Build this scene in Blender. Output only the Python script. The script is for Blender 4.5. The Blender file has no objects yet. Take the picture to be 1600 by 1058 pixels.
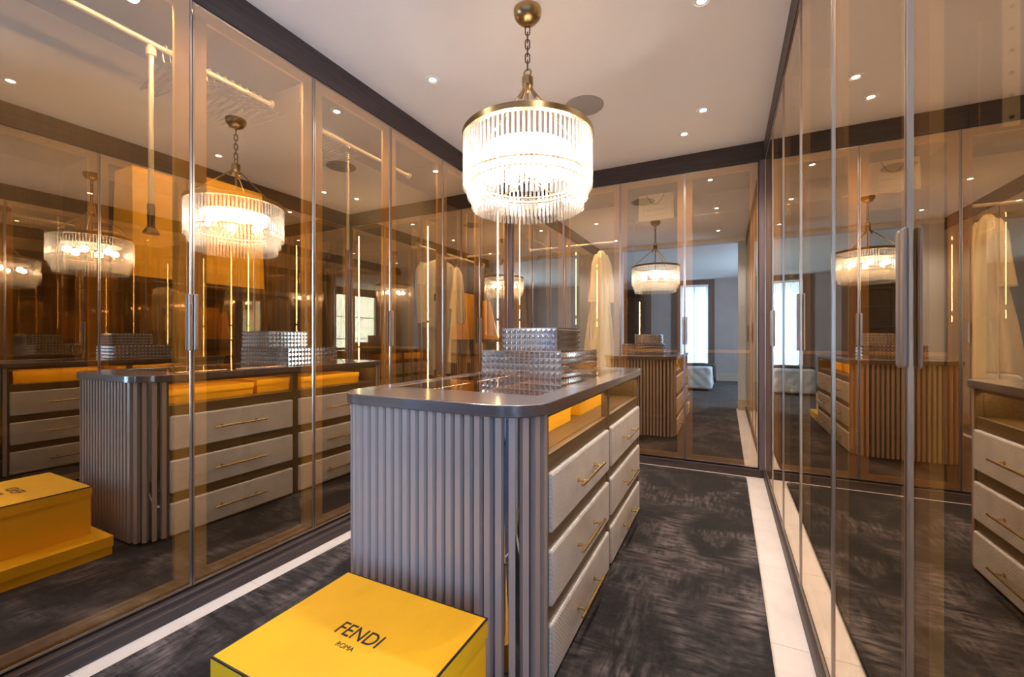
import bpy, bmesh, math, random
from mathutils import Vector, Matrix
random.seed(7)
PI = math.pi
scene = bpy.context.scene
COL = scene.collection

# ------------------------------------------------------------------ camera
F_PX = 671.0
YAW = math.radians(26.5)
CAM_H = 1.10
cam_d = bpy.data.cameras.new('camera')
cam_d.sensor_width = 36.0
cam_d.lens = F_PX / 1600.0 * 36.0
cam_d.clip_start = 0.02
cam = bpy.data.objects.new('camera', cam_d)
COL.objects.link(cam)
cam.location = (0, 0, CAM_H)
cam.rotation_euler = (PI / 2, 0, YAW)
scene.camera = cam

# ------------------------------------------------------------------ view / world / daylight
scene.view_settings.view_transform = 'Standard'
scene.view_settings.look = 'None'
scene.view_settings.gamma = 1.0
scene.view_settings.use_curve_mapping = False
scene.view_settings.exposure = 1.5
cy = scene.cycles
cy.max_bounces = 14
cy.glossy_bounces = 12
cy.diffuse_bounces = 4
cy.transmission_bounces = 8
cy.transparent_max_bounces = 40
cy.sample_clamp_indirect = 8.0
cy.caustics_reflective = True
cy.caustics_refractive = False

world = bpy.data.worlds.new('sky')
scene.world = world
world.use_nodes = True
wn = world.node_tree.nodes['Background']
wn.inputs[0].default_value = (0.55, 0.75, 1.0, 1)
wn.inputs[1].default_value = 1.4


def area(name, loc, rot, sx, sy, power, color):
    d = bpy.data.lights.new(name, 'AREA')
    d.shape = 'RECTANGLE'
    d.size, d.size_y, d.energy, d.color = sx, sy, power, color
    o = bpy.data.objects.new(name, d)
    COL.objects.link(o)
    o.location, o.rotation_euler = loc, rot
    return o


# daylight entering through the two bedroom windows
DAY = (0.41, 0.64, 1.0)
area('daylight_street_window', (-0.75, -5.05, 1.35), (PI / 2, 0, 0), 0.8, 2.4, 55, DAY)
area('daylight_garden_window', (2.05, -2.0, 1.45), (PI / 2, 0, PI / 2), 1.9, 2.2, 110, DAY)

# ------------------------------------------------------------------ constants of the room
XL, XR, YB, YF = -1.985, 0.275, 3.92, 0.37
CEIL = 2.658
DOOR_TOP = 2.505
DOOR_BOT = 0.07


# ------------------------------------------------------------------ materials
def new_mat(name):
    m = bpy.data.materials.new(name)
    m.use_nodes = True
    nt = m.node_tree
    for n in list(nt.nodes):
        nt.nodes.remove(n)
    out = nt.nodes.new('ShaderNodeOutputMaterial')
    return m, nt, out


def node(nt, typ, **kw):
    n = nt.nodes.new(typ)
    for k, v in kw.items():
        if k.startswith('in_'):
            key = k[3:]
            key = int(key) if key.isdigit() else key.replace('_', ' ')
            n.inputs[key].default_value = v
        else:
            setattr(n, k, v)
    return n


def c4(c):
    return (c[0], c[1], c[2], 1.0)


def ramp(nt, stops):
    r = nt.nodes.new('ShaderNodeValToRGB')
    el = r.color_ramp.elements
    el[0].position, el[0].color = stops[0][0], c4(stops[0][1])
    el[1].position, el[1].color = stops[-1][0], c4(stops[-1][1])
    for p, c in stops[1:-1]:
        e = el.new(p)
        e.color = c4(c)
    return r


def simple(name, col, rough=0.5, metal=0.0, spec=0.5, var=0.0, scale=(8, 8, 8), bump=0.0, bscale=60.0, aniso=None):
    """Principled with a noise-driven colour variation and optional bump."""
    m, nt, out = new_mat(name)
    b = node(nt, 'ShaderNodeBsdfPrincipled', in_Roughness=rough, in_Metallic=metal)
    b.inputs['Specular IOR Level'].default_value = spec
    tc = node(nt, 'ShaderNodeTexCoord')
    mp = node(nt, 'ShaderNodeMapping')
    mp.inputs['Scale'].default_value = scale
    nt.links.new(tc.outputs['Object'], mp.inputs[0])
    nz = node(nt, 'ShaderNodeTexNoise', in_Scale=1.0, in_Detail=5.0, in_Roughness=0.6)
    nt.links.new(mp.outputs[0], nz.inputs['Vector'])
    lo = [max(0, x * (1 - var)) for x in col]
    hi = [min(1, x * (1 + var)) for x in col]
    r = ramp(nt, [(0.3, lo), (0.7, hi)])
    nt.links.new(nz.outputs[0], r.inputs[0])
    nt.links.new(r.outputs[0], b.inputs['Base Color'])
    if bump:
        n2 = node(nt, 'ShaderNodeTexNoise', in_Scale=bscale, in_Detail=3.0)
        nt.links.new(tc.outputs['Object'], n2.inputs['Vector'])
        bp = node(nt, 'ShaderNodeBump', in_Strength=bump, in_Distance=0.004)
        nt.links.new(n2.outputs[0], bp.inputs['Height'])
        nt.links.new(bp.outputs[0], b.inputs['Normal'])
    nt.links.new(b.outputs[0], out.inputs[0])
    return m


def emissive(name, col, strength):
    m, nt, out = new_mat(name)
    e = node(nt, 'ShaderNodeEmission')
    e.inputs[0].default_value = c4(col)
    e.inputs[1].default_value = strength
    nt.links.new(e.outputs[0], out.inputs[0])
    return m


def coated_glass(name, refl_col, trans_col, r0, gain, power=2.5, rough=0.0):
    """thin reflective-coated tinted glass: mirror layer over a tinted see-through pane"""
    m, nt, out = new_mat(name)
    lw = node(nt, 'ShaderNodeLayerWeight', in_Blend=0.5)
    pw = node(nt, 'ShaderNodeMath', operation='POWER')
    pw.inputs[1].default_value = power
    nt.links.new(lw.outputs['Facing'], pw.inputs[0])
    ma = node(nt, 'ShaderNodeMath', operation='MULTIPLY_ADD')
    ma.inputs[1].default_value = gain
    ma.inputs[2].default_value = r0
    nt.links.new(pw.outputs[0], ma.inputs[0])
    g = node(nt, 'ShaderNodeBsdfGlossy')
    g.inputs['Color'].default_value = c4(refl_col)
    g.inputs['Roughness'].default_value = rough
    t = node(nt, 'ShaderNodeBsdfTransparent')
    t.inputs[0].default_value = c4(trans_col)
    mx = node(nt, 'ShaderNodeMixShader')
    nt.links.new(ma.outputs[0], mx.inputs[0])
    nt.links.new(t.outputs[0], mx.inputs[1])
    nt.links.new(g.outputs[0], mx.inputs[2])
    nt.links.new(mx.outputs[0], out.inputs[0])
    return m


def clear(name, col):
    m, nt, out = new_mat(name)
    t = node(nt, 'ShaderNodeBsdfTransparent')
    t.inputs[0].default_value = c4(col)
    nt.links.new(t.outputs[0], out.inputs[0])
    return m


def rod_glass():
    m, nt, out = new_mat('crystal_rod')
    t = node(nt, 'ShaderNodeBsdfTransparent')
    t.inputs[0].default_value = (0.97, 0.96, 0.94, 1)
    tl = node(nt, 'ShaderNodeBsdfTranslucent')
    tl.inputs[0].default_value = (0.95, 0.93, 0.9, 1)
    g = node(nt, 'ShaderNodeBsdfGlossy', in_Roughness=0.08)
    g.inputs[0].default_value = (0.95, 0.95, 0.95, 1)
    lw = node(nt, 'ShaderNodeLayerWeight', in_Blend=0.45)
    m1 = node(nt, 'ShaderNodeMixShader', in_0=0.11)
    nt.links.new(t.outputs[0], m1.inputs[1])
    nt.links.new(tl.outputs[0], m1.inputs[2])
    m2 = node(nt, 'ShaderNodeMixShader')
    nt.links.new(lw.outputs['Facing'], m2.inputs[0])
    nt.links.new(m1.outputs[0], m2.inputs[1])
    nt.links.new(g.outputs[0], m2.inputs[2])
    nt.links.new(m2.outputs[0], out.inputs[0])
    return m


def wood(name, dark, light, rough=0.45, along='z', spec=0.4, coat=0.0):
    sc = {'z': (45, 45, 2.2), 'x': (2.2, 45, 45), 'y': (45, 2.2, 45)}[along]
    m, nt, out = new_mat(name)
    b = node(nt, 'ShaderNodeBsdfPrincipled', in_Roughness=rough)
    b.inputs['Coat Weight'].default_value = coat
    b.inputs['Coat Roughness'].default_value = 0.12
    b.inputs['Coat IOR'].default_value = 1.7
    b.inputs['Specular IOR Level'].default_value = spec
    tc = node(nt, 'ShaderNodeTexCoord')
    mp = node(nt, 'ShaderNodeMapping')
    mp.inputs['Scale'].default_value = sc
    nt.links.new(tc.outputs['Object'], mp.inputs[0])
    nz = node(nt, 'ShaderNodeTexNoise', in_Scale=1.6, in_Detail=6.0, in_Roughness=0.65, in_Distortion=0.4)
    nt.links.new(mp.outputs[0], nz.inputs['Vector'])
    r = ramp(nt, [(0.3, dark), (0.72, light)])
    nt.links.new(nz.outputs[0], r.inputs[0])
    nt.links.new(r.outputs[0], b.inputs['Base Color'])
    bp = node(nt, 'ShaderNodeBump', in_Strength=0.15, in_Distance=0.002)
    nt.links.new(nz.outputs[0], bp.inputs['Height'])
    nt.links.new(bp.outputs[0], b.inputs['Normal'])
    nt.links.new(b.outputs[0], out.inputs[0])
    return m


def velvet_rug(name, dark, light, amount=1.0):
    """silky pile brushed in different directions: soft paler patches broken up by streaks"""
    m, nt, out = new_mat(name)
    b = node(nt, 'ShaderNodeBsdfPrincipled', in_Roughness=0.75)
    b.inputs['Specular IOR Level'].default_value = 0.25
    b.inputs['Sheen Weight'].default_value = 0.0
    tc = node(nt, 'ShaderNodeTexCoord')

    def streak(scale, rot, lo, hi, detail=5.0, dist=0.3):
        mp = node(nt, 'ShaderNodeMapping')
        mp.inputs['Scale'].default_value = scale
        mp.inputs['Rotation'].default_value = (0, 0, rot)
        nt.links.new(tc.outputs['Object'], mp.inputs[0])
        n = node(nt, 'ShaderNodeTexNoise', in_Scale=1.0, in_Detail=detail, in_Roughness=0.62, in_Distortion=dist)
        nt.links.new(mp.outputs[0], n.inputs['Vector'])
        r = node(nt, 'ShaderNodeMapRange', interpolation_type='SMOOTHSTEP')
        r.inputs['From Min'].default_value = lo
        r.inputs['From Max'].default_value = hi
        nt.links.new(n.outputs[0], r.inputs['Value'])
        return r.outputs[0]

    def op(kind, a, c):
        n = node(nt, 'ShaderNodeMath', operation=kind)
        for k, v in enumerate((a, c)):
            if isinstance(v, float):
                n.inputs[k].default_value = v
            else:
                nt.links.new(v, n.inputs[k])
        return n.outputs[0]
    patch_a = streak((2.3, 1.6, 1), 0.3, 0.44, 0.74, 3.0, 0.8)
    patch_b = streak((1.7, 2.6, 1), -0.5, 0.46, 0.76, 3.0, 0.8)
    str_a = streak((9, 42, 1), 0.08, 0.34, 0.72)
    str_b = streak((42, 8, 1), 0.15, 0.36, 0.74)
    fine = streak((60, 60, 1), 0.0, 0.25, 0.8)
    v = op('ADD', op('MULTIPLY', patch_a, str_a), op('MULTIPLY', patch_b, str_b))
    v = op('ADD', op('MULTIPLY', v, 0.62 * amount), op('MULTIPLY', fine, 0.06))
    mx = node(nt, 'ShaderNodeMix', data_type='RGBA', clamp_factor=True)
    mx.inputs[6].default_value = c4(dark)
    mx.inputs[7].default_value = c4(light)
    nt.links.new(v, mx.inputs[0])
    nt.links.new(mx.outputs[2], b.inputs['Base Color'])
    n4 = node(nt, 'ShaderNodeTexNoise', in_Scale=420.0, in_Detail=2.0)
    nt.links.new(tc.outputs['Object'], n4.inputs['Vector'])
    bp = node(nt, 'ShaderNodeBump', in_Strength=0.5, in_Distance=0.004)
    nt.links.new(n4.outputs[0], bp.inputs['Height'])
    nt.links.new(bp.outputs[0], b.inputs['Normal'])
    nt.links.new(b.outputs[0], out.inputs[0])
    return m


def woven(name, base, dark):
    """drawer upholstery: small raised woven diamonds"""
    m, nt, out = new_mat(name)
    b = node(nt, 'ShaderNodeBsdfPrincipled', in_Roughness=0.6)
    b.inputs['Specular IOR Level'].default_value = 0.4
    tc = node(nt, 'ShaderNodeTexCoord')
    mp = node(nt, 'ShaderNodeMapping')
    mp.inputs['Rotation'].default_value = (math.radians(45), 0, 0)
    nt.links.new(tc.outputs['Object'], mp.inputs[0])
    ck = node(nt, 'ShaderNodeTexVoronoi', in_Scale=95.0, in_Randomness=0.12, distance='CHEBYCHEV')
    nt.links.new(mp.outputs[0], ck.inputs['Vector'])
    nz = node(nt, 'ShaderNodeTexNoise', in_Scale=9.0, in_Detail=5.0)
    nt.links.new(tc.outputs['Object'], nz.inputs['Vector'])
    r = ramp(nt, [(0.30, base), (0.62, dark)])
    nt.links.new(ck.outputs['Distance'], r.inputs[0])
    mx = node(nt, 'ShaderNodeMix', data_type='RGBA', blend_type='MULTIPLY')
    mx.inputs[0].default_value = 0.35
    nt.links.new(r.outputs[0], mx.inputs[6])
    nt.links.new(nz.outputs[0], mx.inputs[7])
    nt.links.new(mx.outputs[2], b.inputs['Base Color'])
    bp = node(nt, 'ShaderNodeBump', in_Strength=0.6, in_Distance=0.003)
    bp.invert = True
    nt.links.new(ck.outputs['Distance'], bp.inputs['Height'])
    nt.links.new(bp.outputs[0], b.inputs['Normal'])
    nt.links.new(b.outputs[0], out.inputs[0])
    return m


def marble(name):
    m, nt, out = new_mat(name)
    b = node(nt, 'ShaderNodeBsdfPrincipled', in_Roughness=0.32)
    tc = node(nt, 'ShaderNodeTexCoord')
    n1 = node(nt, 'ShaderNodeTexNoise', in_Scale=3.5, in_Detail=8.0, in_Roughness=0.6, in_Distortion=1.2)
    nt.links.new(tc.outputs['Object'], n1.inputs['Vector'])
    r = ramp(nt, [(0.30, (0.58, 0.49, 0.44)), (0.45, (0.66, 0.575, 0.53)), (0.75, (0.70, 0.62, 0.575))])
    nt.links.new(n1.outputs[0], r.inputs[0])
    nt.links.new(r.outputs[0], b.inputs['Base Color'])
    nt.links.new(b.outputs[0], out.inputs[0])
    return m


def sheer(name, col, trans=0.5, see=0.25):
    m, nt, out = new_mat(name)
    d = node(nt, 'ShaderNodeBsdfDiffuse')
    d.inputs[0].default_value = c4(col)
    t = node(nt, 'ShaderNodeBsdfTranslucent')
    t.inputs[0].default_value = c4(col)
    mx = node(nt, 'ShaderNodeMixShader', in_0=trans)
    nt.links.new(d.outputs[0], mx.inputs[1])
    nt.links.new(t.outputs[0], mx.inputs[2])
    tr = node(nt, 'ShaderNodeBsdfTransparent')
    m2 = node(nt, 'ShaderNodeMixShader', in_0=see)
    nt.links.new(mx.outputs[0], m2.inputs[1])
    nt.links.new(tr.outputs[0], m2.inputs[2])
    nt.links.new(m2.outputs[0], out.inputs[0])
    return m


M = {}
M['door_glass'] = coated_glass('bronze_door_glass', (0.98, 0.86, 0.70), (0.93, 0.77, 0.50), 0.55, 0.41)
M['glass_back'] = clear('bronze_glass_body', (0.96, 0.90, 0.80))
M['top_glass'] = coated_glass('display_top_glass', (0.90, 0.84, 0.78), (0.55, 0.42, 0.30), 0.45, 0.45)
M['mirror'] = simple('dark_mirror', (0.42, 0.42, 0.46), rough=0.02, metal=1.0)
M['added_diffuser'] = sheer('added_frosted_diffuser', (0.62, 0.60, 0.58), 0.55, 0.16)
M['window_glass'] = coated_glass('window_glass', (0.9, 0.95, 1.0), (0.92, 0.97, 1.0), 0.05, 0.5)
M['wood_dark'] = wood('dark_stained_oak', (0.030, 0.018, 0.016), (0.066, 0.043, 0.038), 0.5)
M['wood_dark_x'] = wood('dark_stained_oak_x', (0.030, 0.018, 0.016), (0.066, 0.043, 0.038), 0.5, 'x')
M['wood_dark_y'] = wood('dark_stained_oak_y', (0.030, 0.018, 0.016), (0.066, 0.043, 0.038), 0.5, 'y')
M['post'] = wood('corner_post_oak', (0.10, 0.07, 0.075), (0.17, 0.125, 0.13), 0.5)
M['carcass'] = wood('carcass_walnut', (0.034, 0.020, 0.011), (0.075, 0.046, 0.025), 0.5)
M['frame'] = simple('door_frame_lacquer', (0.56, 0.37, 0.14), rough=0.4, var=0.04)
M['trim'] = simple('champagne_aluminium', (0.52, 0.45, 0.40), rough=0.28, metal=1.0, var=0.03)
M['handle'] = simple('satin_bronze', (0.42, 0.35, 0.31), rough=0.35, metal=1.0, var=0.03)
M['brass'] = simple('antique_brass', (0.42, 0.29, 0.14), rough=0.28, metal=1.0, var=0.12, scale=(3, 3, 60))
M['gold'] = simple('brushed_gold', (0.72, 0.50, 0.22), rough=0.25, metal=1.0, var=0.05)
M['chain'] = simple('dark_bronze', (0.16, 0.11, 0.07), rough=0.35, metal=1.0, var=0.1)
M['rod'] = rod_glass()
M['bulb'] = emissive('lamp_glow', (1.0, 0.92, 0.85), 66.0)
M['led'] = emissive('led_glow', (1.0, 0.86, 0.64), 12.0)
M['added_led_bright'] = emissive('added_led_glow_bright', (1.0, 0.86, 0.64), 130.0)
M['added_led_mid'] = emissive('added_led_glow_medium', (1.0, 0.86, 0.64), 50.0)
M['spot'] = emissive('downlight_glow', (1.0, 0.93, 0.82), 14.0)
M['ceiling'] = simple('ceiling_plaster', (0.84, 0.775, 0.755), rough=0.9, spec=0.2, var=0.02, scale=(1.2, 1.2, 1.2))
M['wall_paint'] = simple('pale_wall_paint', (0.52, 0.59, 0.71), rough=0.85, spec=0.2, var=0.02)
M['wall_plaster'] = simple('taupe_plaster', (0.40, 0.34, 0.325), rough=0.85, spec=0.2, var=0.08, scale=(2, 2, 2), bump=0.1)
M['marble'] = marble('cream_marble')
M['rug'] = velvet_rug('charcoal_silk_rug', (0.007, 0.0055, 0.006), (0.30, 0.235, 0.225))
M['carpet'] = velvet_rug('grey_silk_carpet', (0.05, 0.048, 0.05), (0.22, 0.21, 0.21))
M['slab'] = wood('island_top_oak', (0.085, 0.060, 0.056), (0.14, 0.10, 0.094), 0.30, 'x', 0.6, 1.0)
M['slat'] = simple('taupe_lacquer', (0.46, 0.335, 0.28), rough=0.38, var=0.05, scale=(20, 20, 2))
M['niche'] = wood('niche_oak', (0.115, 0.063, 0.022), (0.215, 0.125, 0.045), 0.4, 'y')
M['drawer'] = woven('woven_leather', (0.86, 0.77, 0.71), (0.46, 0.39, 0.36))
M['yellow'] = simple('yellow_card', (0.88, 0.41, 0.006), rough=0.5, var=0.07, scale=(5, 3, 5), spec=0.35)
M['orange'] = simple('orange_card', (0.90, 0.47, 0.03), rough=0.55, var=0.06, scale=(1, 6, 1))
M['black'] = simple('black_ink', (0.012, 0.011, 0.012), rough=0.45, var=0.1)
M['grey_ink'] = simple('grey_ink', (0.20, 0.16, 0.13), rough=0.6)
M['silver'] = simple('silver_stud', (0.78, 0.77, 0.79), rough=0.10, metal=1.0, var=0.03)
M['paper'] = simple('white_paper', (0.86, 0.80, 0.74), rough=0.6, var=0.02)
M['cloth_white'] = simple('ivory_cloth', (0.84, 0.77, 0.68), rough=0.8, var=0.05, scale=(9, 9, 2), bump=0.25, bscale=220)
M['cloth_cream'] = simple('cream_silk', (0.88, 0.79, 0.66), rough=0.45, var=0.06, scale=(14, 14, 1))
M['cloth_dark'] = simple('dark_wool', (0.03, 0.026, 0.03), rough=0.9, var=0.2, bump=0.3, bscale=150)
M['white_plastic'] = simple('white_hanger', (0.84, 0.80, 0.74), rough=0.35, var=0.02)
M['rail'] = simple('pale_metal_rail', (0.66, 0.58, 0.50), rough=0.35, metal=0.3, var=0.03)
M['speaker'] = simple('speaker_mesh', (0.40, 0.36, 0.34), rough=0.8, var=0.05, bump=0.4, bscale=500)
M['white_trim'] = simple('white_lamp_trim', (0.80, 0.76, 0.72), rough=0.35, var=0.02)
M['steel'] = simple('nickel', (0.62, 0.57, 0.50), rough=0.25, metal=1.0, var=0.05)
M['sheer'] = sheer('sheer_curtain', (0.92, 0.94, 0.97))
M['tufted'] = simple('pale_grey_velvet', (0.55, 0.54, 0.54), rough=0.8, var=0.1, bump=0.2, bscale=120)
M['throw'] = simple('charcoal_throw', (0.045, 0.035, 0.04), rough=0.9, var=0.25, bump=0.4, bscale=90)
M['brown_frame'] = wood('walnut_frame', (0.09, 0.055, 0.045), (0.17, 0.11, 0.09), 0.5)
M['skirting'] = wood('pale_oak_skirting', (0.42, 0.34, 0.26), (0.55, 0.45, 0.36), 0.5, 'x')


# ------------------------------------------------------------------ mesh helpers
class MB:
    def __init__(self):
        self.v, self.f, self.mi = [], [], []
        self.cur = 0

    def quad(self, *idx):
        self.f.append(tuple(idx))
        self.mi.append(self.cur)

    def box(self, x0, x1, y0, y1, z0, z1):
        b = len(self.v)
        self.v += [(x0, y0, z0), (x1, y0, z0), (x1, y1, z0), (x0, y1, z0), (x0, y0, z1), (x1, y0, z1), (x1, y1, z1), (x0, y1, z1)]
        for q in ((3, 2, 1, 0), (4, 5, 6, 7), (0, 1, 5, 4), (1, 2, 6, 5), (2, 3, 7, 6), (3, 0, 4, 7)):
            self.quad(*[b + i for i in q])
        return self

    def tube(self, pts, r, n=8, closed=False, cap=True):
        """swept tube along pts; r float or list"""
        pts = [Vector(p) for p in pts]
        N = len(pts)
        rs = r if isinstance(r, (list, tuple)) else [r] * N
        base = len(self.v)
        up = Vector((0, 0, 1))
        prev = None
        for i, p in enumerate(pts):
            if closed:
                t = (pts[(i + 1) % N] - pts[i - 1]).normalized()
            else:
                t = (pts[min(i + 1, N - 1)] - pts[max(i - 1, 0)]).normalized()
            if prev is None:
                a = up if abs(t.dot(up)) < 0.95 else Vector((1, 0, 0))
                s = t.cross(a).normalized()
            else:
                s = (prev - t * prev.dot(t))
                s = s.normalized() if s.length > 1e-6 else t.orthogonal().normalized()
            prev = s
            w = t.cross(s)
            for k in range(n):
                a = 2 * PI * k / n
                q = p + (s * math.cos(a) + w * math.sin(a)) * rs[i]
                self.v.append(tuple(q))
        rng = N if closed else N - 1
        for i in range(rng):
            j = (i + 1) % N
            for k in range(n):
                k2 = (k + 1) % n
                self.quad(base + i * n + k, base + i * n + k2, base + j * n + k2, base + j * n + k)
        if cap and not closed:
            self.quad(*[base + k for k in reversed(range(n))])
            self.quad(*[base + (N - 1) * n + k for k in range(n)])
        return self

    def lathe(self, prof, n=32, c=(0, 0), cap=False):
        base = len(self.v)
        for (r, z) in prof:
            for k in range(n):
                a = 2 * PI * k / n
                self.v.append((c[0] + r * math.cos(a), c[1] + r * math.sin(a), z))
        for i in range(len(prof) - 1):
            for k in range(n):
                k2 = (k + 1) % n
                self.quad(base + i * n + k, base + i * n + k2, base + (i + 1) * n + k2, base + (i + 1) * n + k)
        if cap:
            self.quad(*[base + k for k in reversed(range(n))])
            self.quad(*[base + (len(prof) - 1) * n + k for k in range(n)])
        return self

    def loft(self, rings, cap=True, closed=True):
        base = len(self.v)
        n = len(rings[0])
        for r in rings:
            self.v += [tuple(p) for p in r]
        for i in range(len(rings) - 1):
            for k in range(n if closed else n - 1):
                k2 = (k + 1) % n
                self.quad(base + i * n + k, base + i * n + k2, base + (i + 1) * n + k2, base + (i + 1) * n + k)
        if cap and closed:
            self.quad(*[base + k for k in reversed(range(n))])
            self.quad(*[base + (len(rings) - 1) * n + k for k in range(n)])
        return self

    def prism(self, poly, z0, z1):
        return self.loft([[(x, y, z0) for x, y in poly], [(x, y, z1) for x, y in poly]])

    def mesh(self, name, mats, smooth=False, fix=True):
        me = bpy.data.meshes.new(name)
        me.from_pydata(self.v, [], self.f)
        for m in (mats if isinstance(mats, (list, tuple)) else [mats]):
            me.materials.append(m)
        me.polygons.foreach_set('material_index', self.mi)
        if fix:
            bm = bmesh.new()
            bm.from_mesh(me)
            bmesh.ops.recalc_face_normals(bm, faces=bm.faces[:])
            bm.to_mesh(me)
            bm.free()
        if smooth:
            me.polygons.foreach_set('use_smooth', [True] * len(me.polygons))
            try:
                me.set_sharp_from_angle(angle=math.radians(smooth if smooth is not True else 40))
            except Exception:
                pass
        me.update()
        return me

    def obj(self, name, mats, parent=None, smooth=False, bevel=0.0, loc=None, rot=None):
        return place(name, self.mesh(name, mats, smooth), parent, loc, rot, bevel)


def place(name, me, parent=None, loc=None, rot=None, bevel=0.0):
    o = bpy.data.objects.new(name, me)
    COL.objects.link(o)
    if parent is not None:
        o.parent = parent
    if loc is not None:
        o.location = loc
    if rot is not None:
        o.rotation_euler = rot
    if bevel:
        b = o.modifiers.new('bevel', 'BEVEL')
        b.width, b.segments, b.limit_method = bevel, 2, 'ANGLE'
        b.angle_limit = math.radians(50)
    return o


def tag(o, label=None, cat=None, group=None, kind=None):
    if label:
        o['label'] = label
    if cat:
        o['category'] = cat
    if group:
        o['group'] = group
    if kind:
        o['kind'] = kind
    return o


def thing(name, label, cat, loc=(0, 0, 0), rz=0.0, group=None):
    o = bpy.data.objects.new(name, None)
    o.empty_display_size = 0.1
    COL.objects.link(o)
    o.location = loc
    o.rotation_euler = (0, 0, rz)
    return tag(o, label, cat, group)


def box(name, mat, x0, x1, y0, y1, z0, z1, parent=None, bevel=0.0):
    """a box part whose own origin sits at its centre"""
    cx, cy_, cz = (x0 + x1) / 2, (y0 + y1) / 2, (z0 + z1) / 2
    hx, hy, hz = abs(x1 - x0) / 2, abs(y1 - y0) / 2, abs(z1 - z0) / 2
    return MB().box(-hx, hx, -hy, hy, -hz, hz).obj(name, mat, parent, bevel=bevel, loc=(cx, cy_, cz))


def struct(name, mat, *dims, parent=None, bevel=0.0):
    o = box(name, mat, *dims, parent=parent, bevel=bevel)
    if parent is None:
        o['kind'] = 'structure'
    return o


def text_obj(name, body, size, mat, parent, loc, rot, extrude=0.0006, offset=0.0, space=1.0, sx=1.0):
    cu = bpy.data.curves.new(name, 'FONT')
    cu.body, cu.size, cu.extrude, cu.offset = body, size, extrude, offset
    cu.space_character = space
    cu.align_x, cu.align_y = 'CENTER', 'CENTER'
    tmp = bpy.data.objects.new(name + '_tmp', cu)
    COL.objects.link(tmp)
    dg = bpy.context.evaluated_depsgraph_get()
    me = bpy.data.meshes.new_from_object(tmp.evaluated_get(dg))
    bpy.data.objects.remove(tmp)
    me.materials.clear()
    me.materials.append(mat)
    o = place(name, me, parent, loc, rot)
    o.scale = (sx, 1, 1)
    return o


def rrect(x0, x1, y0, y1, r, n=8):
    pts = []
    for cx, cy_, a0 in ((x1 - r, y0 + r, -PI / 2), (x1 - r, y1 - r, 0), (x0 + r, y1 - r, PI / 2), (x0 + r, y0 + r, PI)):
        for k in range(n + 1):
            a = a0 + PI / 2 * k / n
            pts.append((cx + r * math.cos(a), cy_ + r * math.sin(a)))
    return pts


# ================================================================== ROOM SHELL
TH = 0.12
# closet floor: marble screed with countable border slabs
fl = struct('floor', M['marble'], -2.62, 0.95, YF - 0.12, 4.60, -0.10, -0.012)


def add_slabs():
    ys = [YF - 0.12, 0.61, 1.21, 1.81, 2.41, 3.01, 3.61, YB]
    for a, b in zip(ys[:-1], ys[1:]):
        for x0, x1 in ((XL, -1.60), (-1.60, -0.86), (-0.86, -0.12), (-0.12, XR)):
            o = box('marble_slab', M['marble'], x0 + 0.0008, x1 - 0.0008, a + 0.0008, b - 0.0008, -0.012, 0.0)
            o.parent = fl
            o.matrix_parent_inverse = Matrix.Translation(fl.location).inverted()


add_slabs()
struct('ceiling', M['ceiling'], -2.62, 0.95, YF - 0.12, 4.60, CEIL, CEIL + 0.1)
struct('wall_left', M['wall_plaster'], -2.74, -2.62, YF - 0.12, 4.72, -0.1, CEIL + 0.1)
struct('wall_back', M['wall_plaster'], -2.62, 1.07, 4.60, 4.72, -0.1, CEIL + 0.1)
struct('wall_right', M['wall_plaster'], 0.95, 1.07, YF - 0.12, 4.60, -0.1, CEIL + 0.1)
# front wall with the wide opening the picture looks through
OX0, OX1, OTOP = -1.60, 0.165, 2.60
fw = MB()
fw.box(-2.62, OX0, YF - 0.12, YF, 0, CEIL)
fw.box(OX1, 0.95, YF - 0.12, YF, 0, CEIL)
fw.box(OX0, OX1, YF - 0.12, YF, OTOP, CEIL)
tag(fw.obj('wall_front', M['wall_paint']), kind='structure')
struct('trim_8', M['white_trim'], XL + 0.006, XR - 0.006, YF, YF + 0.012, OTOP, CEIL)
# fascia above the doors and plinths below
struct('trim_1', M['wood_dark_y'], XL - 0.03, XL + 0.006, YF, YB + 0.006, DOOR_TOP, CEIL)
struct('trim_2', M['wood_dark_x'], XL + 0.006, XR - 0.006, YB - 0.006, YB + 0.03, DOOR_TOP, CEIL)
struct('trim_3', M['wood_dark_y'], XR - 0.006, XR + 0.03, YF, YB + 0.006, DOOR_TOP, CEIL)
bl = MB()
bl.box(XL - 0.04, -1.955, YF, YB, 0, 0.062)
bl.box(-1.955, -1.925, YF, YB, 0, 0.045)
tag(bl.obj('baseboard_left', M['wood_dark_y'], bevel=0.003), kind='structure')
bb = MB()
bb.box(-1.925, 0.262, YB - 0.02, YB + 0.04, 0, 0.062)
tag(bb.obj('baseboard_back', M['wood_dark_x'], bevel=0.003), kind='structure')
br = MB()
br.box(0.262, XR + 0.04, YF, YB - 0.02, 0, 0.062)
tag(br.obj('baseboard_right', M['wood_dark_y'], bevel=0.003), kind='structure')
# corner posts
struct('trim_4', M['post'], XL - 0.02, -1.942, YB - 0.028, YB + 0.03, 0.062, DOOR_TOP, bevel=0.002)
struct('trim_5', M['post'], 0.233, XR + 0.03, YB - 0.024, YB + 0.03, 0.062, DOOR_TOP, bevel=0.002)

# rug
rg = rrect(-1.83, 0.142, 0.30, 3.835, 0.03, 4)
rb = MB().prism(rg, 0.0, 0.016)
tag(rb.obj('rug', M['rug'], bevel=0.006), 'charcoal silk rug with brushed pale patches under the island', 'rug')

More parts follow.
